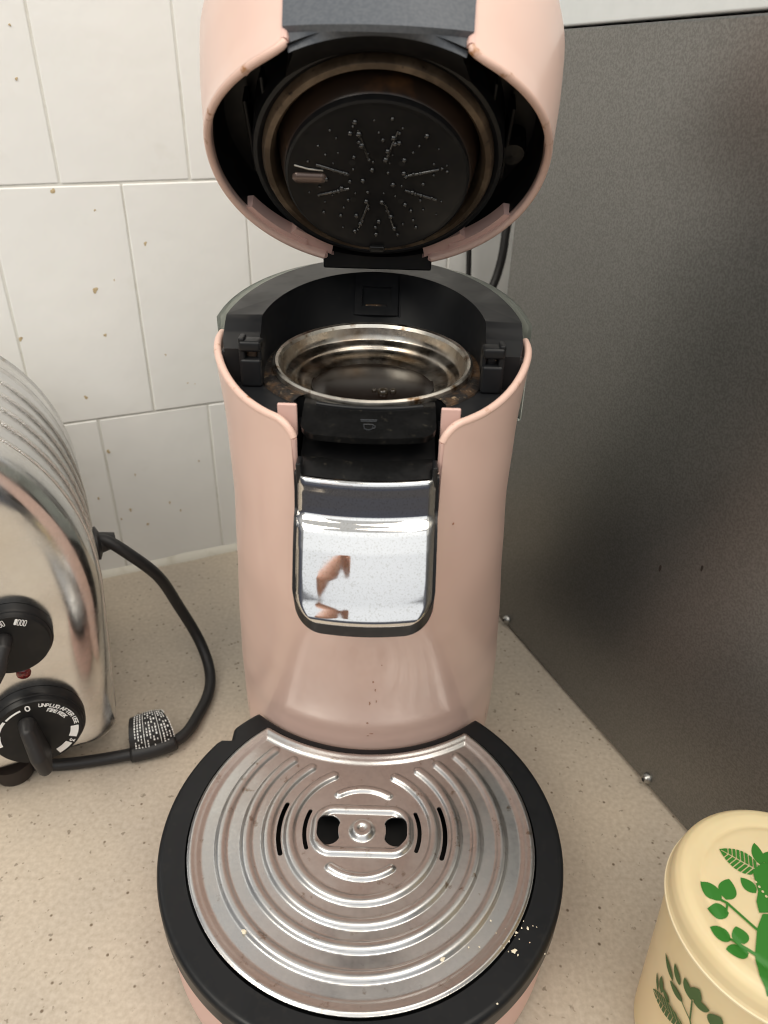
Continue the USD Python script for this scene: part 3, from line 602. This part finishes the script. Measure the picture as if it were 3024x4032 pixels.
def arc_text(txt, h, r, a0, a1, cx, cz):
    wd = [.55 if c in ' I' else 1 for c in txt]; pos = (np.cumsum(wd)-np.array(wd)/2)/sum(wd); out = []
    for c, p in zip(txt, pos):
        if c != ' ': out.append(letter(c, h, math.radians(a0+(a1-a0)*p), r, cx, cz))
    return cat(out)
obj('lettering', arc_text('UNPLUG AFTER USE', .00205, .0172, 12, 92, DX, DZ), 'print_white', d1, smooth=False)
obj('lettering', arc_text('FIRE RISK', .00200, .0143, 27, 68, DX, DZ), 'print_white', d1, smooth=False)
obj('numeral', letter('0', .0032, math.radians(-4), .0160, DX, DZ), 'print_white', d1, smooth=False)
obj('numeral', letter('3', .0024, math.radians(128), .0168, DX, DZ), 'print_white', d1, smooth=False)
def arc_bar(a0, a1, r0, r1):
    a = np.radians(np.linspace(a0, a1, 14)); o = np.stack([r1*sin(a), r1*cos(a)], -1); i = np.stack([r0*sin(a), r0*cos(a)], -1)[::-1]
    t = prism(Polygon(np.vstack([o, i])), 0, .0002); return mv(rot(t, (1, 0, 0), 90), (DX, FY+.0002, DZ))
for a0, a1, r0, r1 in ((-42, -15, .0172, .0181), (-70, -46, .0172, .0186), (96, 120, .0152, .0190), (134, 158, .0155, .0190), (-100, -76, .0168, .0188)): obj('mark', arc_bar(a0, a1, r0, r1), 'print_white', d1, smooth=False)
for ang in (-12, 27):
    for k in range(4):
        o = LineString([(0, -.0011), (0, .0011)]).buffer(.00058); 
        if k: o = o.difference(LineString([(0, -.0011), (0, .0011)]).buffer(.00032))
        t = mv(rot(prism(o, 0, .0002), (1, 0, 0), 90), ((k-1.5)*.00135, 0, .0136)); t = rot(t, (0, 1, 0), ang)
        obj('mark', mv(t, (DX+.0005, FY+.0002, .1108)), 'print_white', d2, smooth=False)
obj('indicator_light', lathe([(.0034, 0), (.0032, .0010), (.0020, .0019), (.0001, .0022)][::-1], (.0665, -.0001, .0862), 28, axis='y'), 'neon_red', to, smooth=True)
obj('lever', tri(m3.Manifold.batch_hull([m3.Manifold.sphere(.0045, 20).translate((x, -y, .1375)) for x, y in ((.056, .004), (.0545, .016), (.040, .016))])), 'rubber', to)
gr_ = lathe([(.0042, 0), (.0095, 0), (.0095, .0025), (.0060, .0040), (.0042, .012)], n=24); 
cord_pts = np.array([[-.1532, .0629, .1135], [-.1476, .0621, .113], [-.1422, .0642, .108], [-.1333, .0791, .082], [-.1221, .0879, .052], [-.1115, .0882, .022], [-.1029, .0744, .0075], [-.1008, .0567, .0042], [-.1032, .039, .0046], [-.1083, .0218, .006], [-.1216, .0127, .0065], [-.1364, .0083, .0055], [-.1587, .0034, .0044], [-.1785, .0008, .0043], [-.2055, .0032, .0043], [-.2295, .0095, .0043]])
org = W(-.2235, .06, 0)
def tolocal(p): p = np.asarray(p)-org; return np.stack([p@U, p@N, p[:, 2]], -1)
cord_pts = np.vstack([[W(-.114, .125, .1105), W(-.109, .123, .113)], cord_pts[3:]]); cord_pts[2] = W(-.098, .119, .104); cord_pts = np.insert(cord_pts, 3, [-.1333+.006, .0765, .082], 0)
cs = spline(cord_pts, 160)
crd = obj('power_cord', tube(tolocal(cs), .0034, 16), 'rubber', to, smooth=True)
gt = rot(gr_, (0, 1, 0), 90); obj('cord_grommet', mv(gt, (.1090, .065, .1105)), 'rubber', to)
# printed label wrapped round the cord, standing off it
k0 = int(np.argmin(np.linalg.norm(cs-np.array([-.1110, .0190, .006]), axis=1))); k1 = int(np.argmin(np.linalg.norm(cs-np.array([-.1335, .0090, .006]), axis=1)))
pa = cs[min(k0, k1)-0:max(k0, k1)+1]; tl = tolocal(pa)
obj('sleeve', tube(tl, .0050, 18), 'rubber', crd, smooth=True)
tg = np.gradient(tl, axis=0); tg[:, 2] = 0; tg /= np.linalg.norm(tg, axis=1)[:, None]; sd_ = np.stack([-tg[:, 1], tg[:, 0], 0*tg[:, 0]], -1)
sgn = np.sign((np.array([0, 1., 0])@sd_.T).mean()); flagP = []
nt = len(tl); br_ = .0102*(1+.10*np.sin(np.linspace(0, pi, nt)))[:, None]
for v in np.linspace(0, 1, 9):
    th_ = np.radians(-25+215*v); flagP.append(tl+sd_*sgn*.0095+np.array([0, 0, .0042])+br_*(-cos(th_)*sd_*sgn+sin(th_)*np.array([0, 0, 1.])))
flagP = np.array(flagP)
lb_ = obj('cord_label', solid_sheet(flagP, (0, 0, -.0005)), 'rubber', crd, smooth=40)
row = []
nL = len(tl)
for c in range(13):
    f0 = .06+.88*c/13; base = flagP[:, int(f0*(nL-1))]; nxt = flagP[:, min(int(f0*(nL-1))+1, nL-1)]; dd = nxt-base; dd /= np.linalg.norm(dd, axis=1)[:, None]+1e-9
    w = .00055 if c in (4, 9) else .00042
    for v0 in np.arange(.04, .80, .040):
        if c not in (4, 9) and rng.random() < .22: continue
        vs = np.linspace(v0, v0+(.040 if c in (4, 9) else .028), 3)*8; 
        pp = np.array([[np.interp(x, np.arange(9), base[:, k]) for k in range(3)] for x in vs]); d3 = np.array([[np.interp(x, np.arange(9), dd[:, k]) for k in range(3)] for x in vs])
        jw = w*rng.uniform(.55, 1.1)*(.35 if c in (4, 9) else 1)
        row.append(grid(np.stack([pp+d3*jw, pp-d3*jw])+(pp-(tl+sd_*sgn*.0095+np.array([0, 0, .0042]))[int(f0*(nL-1))])[None]*.045))
obj('print', cat(row), 'print_white', lb_, smooth=True, kind='stuff')
# ------------------------------------------------------------------ canister
CC = np.array([.1521, -.1234, 0])
ca = thing('canister', 'cream lidded canister with green leaf print beside the drip tray', 'canister', CC)
obj('body', lathe([(.0001, .0003), (.0320, .0003), (.0336, .0016), (.0345, .020), (.0362, .055), (.0376, .082), (.0378, .0880)], n=120), 'canister_cream', ca)
lidprof = [(.0378, .0884), (.0394, .0886), (.0397, .0893), (.0395, .0900), (.0389, .0905), (.0388, .0950), (.0380, .0980), (.0362, .0999), (.0338, .1004), (.0310, .0999), (.0293, .0993), (.0284, .0996), (.0274, .1000), (.0200, .1000), (.0001, .1000)]
lp = np.array(lidprof); 
cl = obj('lid', lathe([tuple(x) for x in np.vstack([lp[:5], resample(lp[4:], 60)[1:]])], n=120), 'canister_cream', ca, smooth=50)
obj('lid_seam', lathe([(.0392, .0884), (.0399, .0889), (.0399, .0897), (.0390, .0902)], n=120), 'lip_cream', ca, smooth=50)
rtop = lp[5:][::-1]
def ztopc(x, y): return np.interp(np.hypot(x, y), rtop[:, 0], rtop[:, 1])+.00018+LIFT[0]
LIFT = [0.]
def leafpoly(b, t, w, n=11):
    b, t = np.array(b, float), np.array(t, float); d = t-b; L = np.linalg.norm(d); d /= L; p = np.array([-d[1], d[0]]); s = np.linspace(0, 1, n)
    wv = w/2*np.sin(pi*s**.85)**.8; c = b+np.outer(s, d)*L; return np.vstack([c+p*wv[:, None], (c-p*wv[:, None])[::-1][1:-1]])
def drape(poly, f, step=1.2):
    """fine triangulation of a print outline laid on a curved surface"""
    pg = Polygon(poly).buffer(0); out = []; LIFT[0] += .000015
    for g_ in getattr(pg, 'geoms', [pg]):
        v2, f2 = trimesh.creation.triangulate_polygon(g_, engine='earcut')
        v3, f3 = trimesh.remesh.subdivide_to_size(np.c_[v2, np.zeros(len(v2))], f2, step)
        t = T(f(v3[:, :2]), f3)
        if (t.face_normals.sum(0)@(t.vertices.mean(0)-[0, 0, .07])) < 0: t.invert()
        out.append(t)
    return cat(out)
onlid = lambda p: np.c_[p/1000, ztopc(p[:, 0]/1000, p[:, 1]/1000)]
TOPL = [([-5.0, 12.9], [-3.8, 21.9], 4.2), ([-2.9, 13.0], [0.9, 18.5], 4.7), ([-11.2, 2.1], [-14.4, 7.8], 4.7), ([-24.6, -1.1], [-29.2, 6.2], 5.6), ([-22.8, -0.7], [-18.8, 7.1], 6.1), ([-23.6, -5.5], [-30.4, -4.0], 5.6), ([-26.0, -14.4], [-32.1, -10.7], 5.6), ([-22.4, -15.9], [-23.0, -10.0], 5.6), ([-21.9, -18.6], [-29.4, -17.9], 5.1)]
for b_, t_, w in TOPL: obj('printed_leaf', drape(leafpoly(b_, t_, w), onlid), 'print_green', cl, smooth=True)
def strips(b_, t_, w, n=8, f=onlid, m='print_green'):
    big = Polygon(leafpoly(b_, t_, w)).buffer(0); b0, t0 = np.array(b_), np.array(t_); d = (t0-b0)/np.linalg.norm(t0-b0); p = np.array([-d[1], d[0]]); L = np.linalg.norm(t0-b0)
    lines = [LineString([b0, t0-d*L*.05]).buffer(w*.022)]
    for k in range(n):
        c = b0+d*L*(.08+.80*k/n)
        for s in (-1, 1): lines.append(LineString([c, c+d*L*.13+p*s*w*.60]).buffer(w*.020))
    g_ = big.difference(union_all(lines))
    for x in getattr(g_, 'geoms', [g_]):
        if x.area > .05: obj('printed_leaf', drape(np.array(x.exterior.coords)[:-1], f), m, cl if f is onlid else ca, smooth=True)
strips([-6.3, 9.9], [-18.1, 18.7], 9.0)
torso = [[-9.2, 10.5], [-4.0, 13.7], [-0.4, 12.3], [-5.8, -4.9], [-13.2, -5.2], [-12.5, -1.1], [-10.4, 2.5]]
trunk = [[-12.2, -5.6], [-16.1, -10.6], [-20.2, -18.9], [-21.8, -26.1], [-21.0, -31.2], [-17.0, -33.4], [-16.9, -27.7], [-15.7, -18.8], [-12.1, -10.4], [-8.5, -5.5]]
obj('printed_stem', drape(np.array(torso), onlid), 'print_green', cl, smooth=True); obj('printed_stem', drape(np.array(trunk), onlid), 'print_green', cl, smooth=True)
def stem(pts, w=.5): return np.array(LineString(pts).buffer(w).exterior.coords)[:-1]
obj('printed_stem', drape(stem([[-16.5, -10.9], [-23.0, -2.1], [-24.6, -1.1]]), onlid), 'print_green', cl, smooth=True)
obj('printed_stem', drape(stem([[-23.0, -2.1], [-24.6, -5.5]][:2], .35), onlid), 'print_green', cl, smooth=True)
obj('printed_stem', drape(stem([[-20.2, -19.2], [-26.0, -14.4]]), onlid), 'print_green', cl, smooth=True)
dots = [(-10.4+.55*k*.9, 7.6-1.75*k) for k in range(6)]
obj('printed_dot', cat([mv(lathe([(.00045, 0), (.0001, .00002)], n=10), (x/1000, y/1000, ztopc(x/1000, y/1000)+.0002)) for x, y in dots]), 'canister_cream', cl)
def onside(p):
    a = np.radians(p[:, 0]/.65); z = p[:, 1]/1000; r = np.interp(z, [.02, .055, .082, .088], [.0345, .0362, .0376, .0378])+.00008+LIFT[0]
    return np.c_[r*sin(a), -r*cos(a), z]
A2 = lambda a: a*.65
SIDE = [([-82.5, 46.1], [-87.8, 52.6], 2.2), ([-74.5, 63.6], [-86.0, 68.8], 3.4), ([-70.1, 66.6], [-77.0, 73.1], 3.6), ([-64.8, 61.2], [-76.5, 61.7], 4.3), ([-61.5, 67.4], [-68.6, 74.2], 4.4), ([-60.9, 68.8], [-59.5, 77.3], 4.8), ([-59.8, 68.1], [-51.6, 72.6], 4.4), ([-79.4, 48.8], [-82.8, 56.4], 3.2), ([-71.8, 51.3], [-79.2, 52.4], 3.2), ([-48.6, 65.6], [-45.8, 74.3], 5.4)]
for b_, t_, w in SIDE: obj('printed_leaf', drape(leafpoly([A2(b_[0]), b_[1]], [A2(t_[0]), t_[1]], w), onside), 'print_dark_green', ca, smooth=True)
strips([A2(-58.9), 50.4], [A2(-86.3), 42.5], 8.5, f=onside, m='print_dark_green')
obj('printed_stem', drape(stem([[A2(-55), 54], [A2(-57.7), 57.8], [A2(-66.1), 62.2], [A2(-74.5), 63.6]], .35), onside), 'print_dark_green', ca, smooth=True)
obj('printed_stem', drape(stem([[A2(-57.7), 57.8], [A2(-60.5), 68.6]], .35), onside), 'print_dark_green', ca, smooth=True)
# ------------------------------------------------------------------ arm mirrored in the chrome spout
mat('skin', (.62, .36, .27), .5, extra={'subsurface_weight': .1, 'subsurface_scale': .004}, noise=[(40, (.56, .29, .21), .45, .75)])
def arm():
    S = lambda p, r: m3.Manifold.sphere(float(r), 24).translate(tuple(map(float, p)))
    bone = lambda a, ra, b, rb: m3.Manifold.batch_hull([S(a, ra), S(b, rb)])
    o = bone((-.30, 0, -.10), .047, (-.10, 0, -.03), .032)+bone((-.10, 0, -.03), .032, (-.035, 0, 0), .027)
    o = o+m3.Manifold.batch_hull([S((-.03, -.018, .0), .022), S((-.03, .018, 0), .020), S((.035, -.030, .008), .014), S((.035, .026, .004), .012)])
    for k, (yk, L) in enumerate(((-.030, .92), (-.011, 1.0), (.008, .95), (.026, .78))):
        a_, b_, c_, d_ = (.036, yk, .006), (.036+.040*L, yk*.95, -.006), (.036+.034*L, yk*.92, -.034*L-.004), (.026, yk*.9, -.036*L)
        o = o+bone(a_, .0100, b_, .0094)+bone(b_, .0094, c_, .0086)+bone(c_, .0086, d_, .0080)
    o = o+bone((-.012, -.026, -.006), .013, (.028, -.046, -.018), .0105)+bone((.028, -.046, -.018), .0105, (.056, -.034, -.030), .0090)
    t = tri(o.refine_to_length(.006)); t.merge_vertices(); trimesh.smoothing.filter_taubin(t, iterations=8); return t
ar = rot(rot(rot(arm(), (1, 0, 0), 25), (0, 1, 0), -7), (0, 0, 1), -8); ar.apply_scale(.72); ar.apply_translation((-.215, -1.10, .535))
pe = thing('person', 'bare forearm and loosely closed hand mirrored in the chrome spout plate', 'person', (-.215, -1.10, 0)); ar.apply_translation((.215, 1.10, 0))
obj('arm', ar, 'skin', pe, smooth=True)
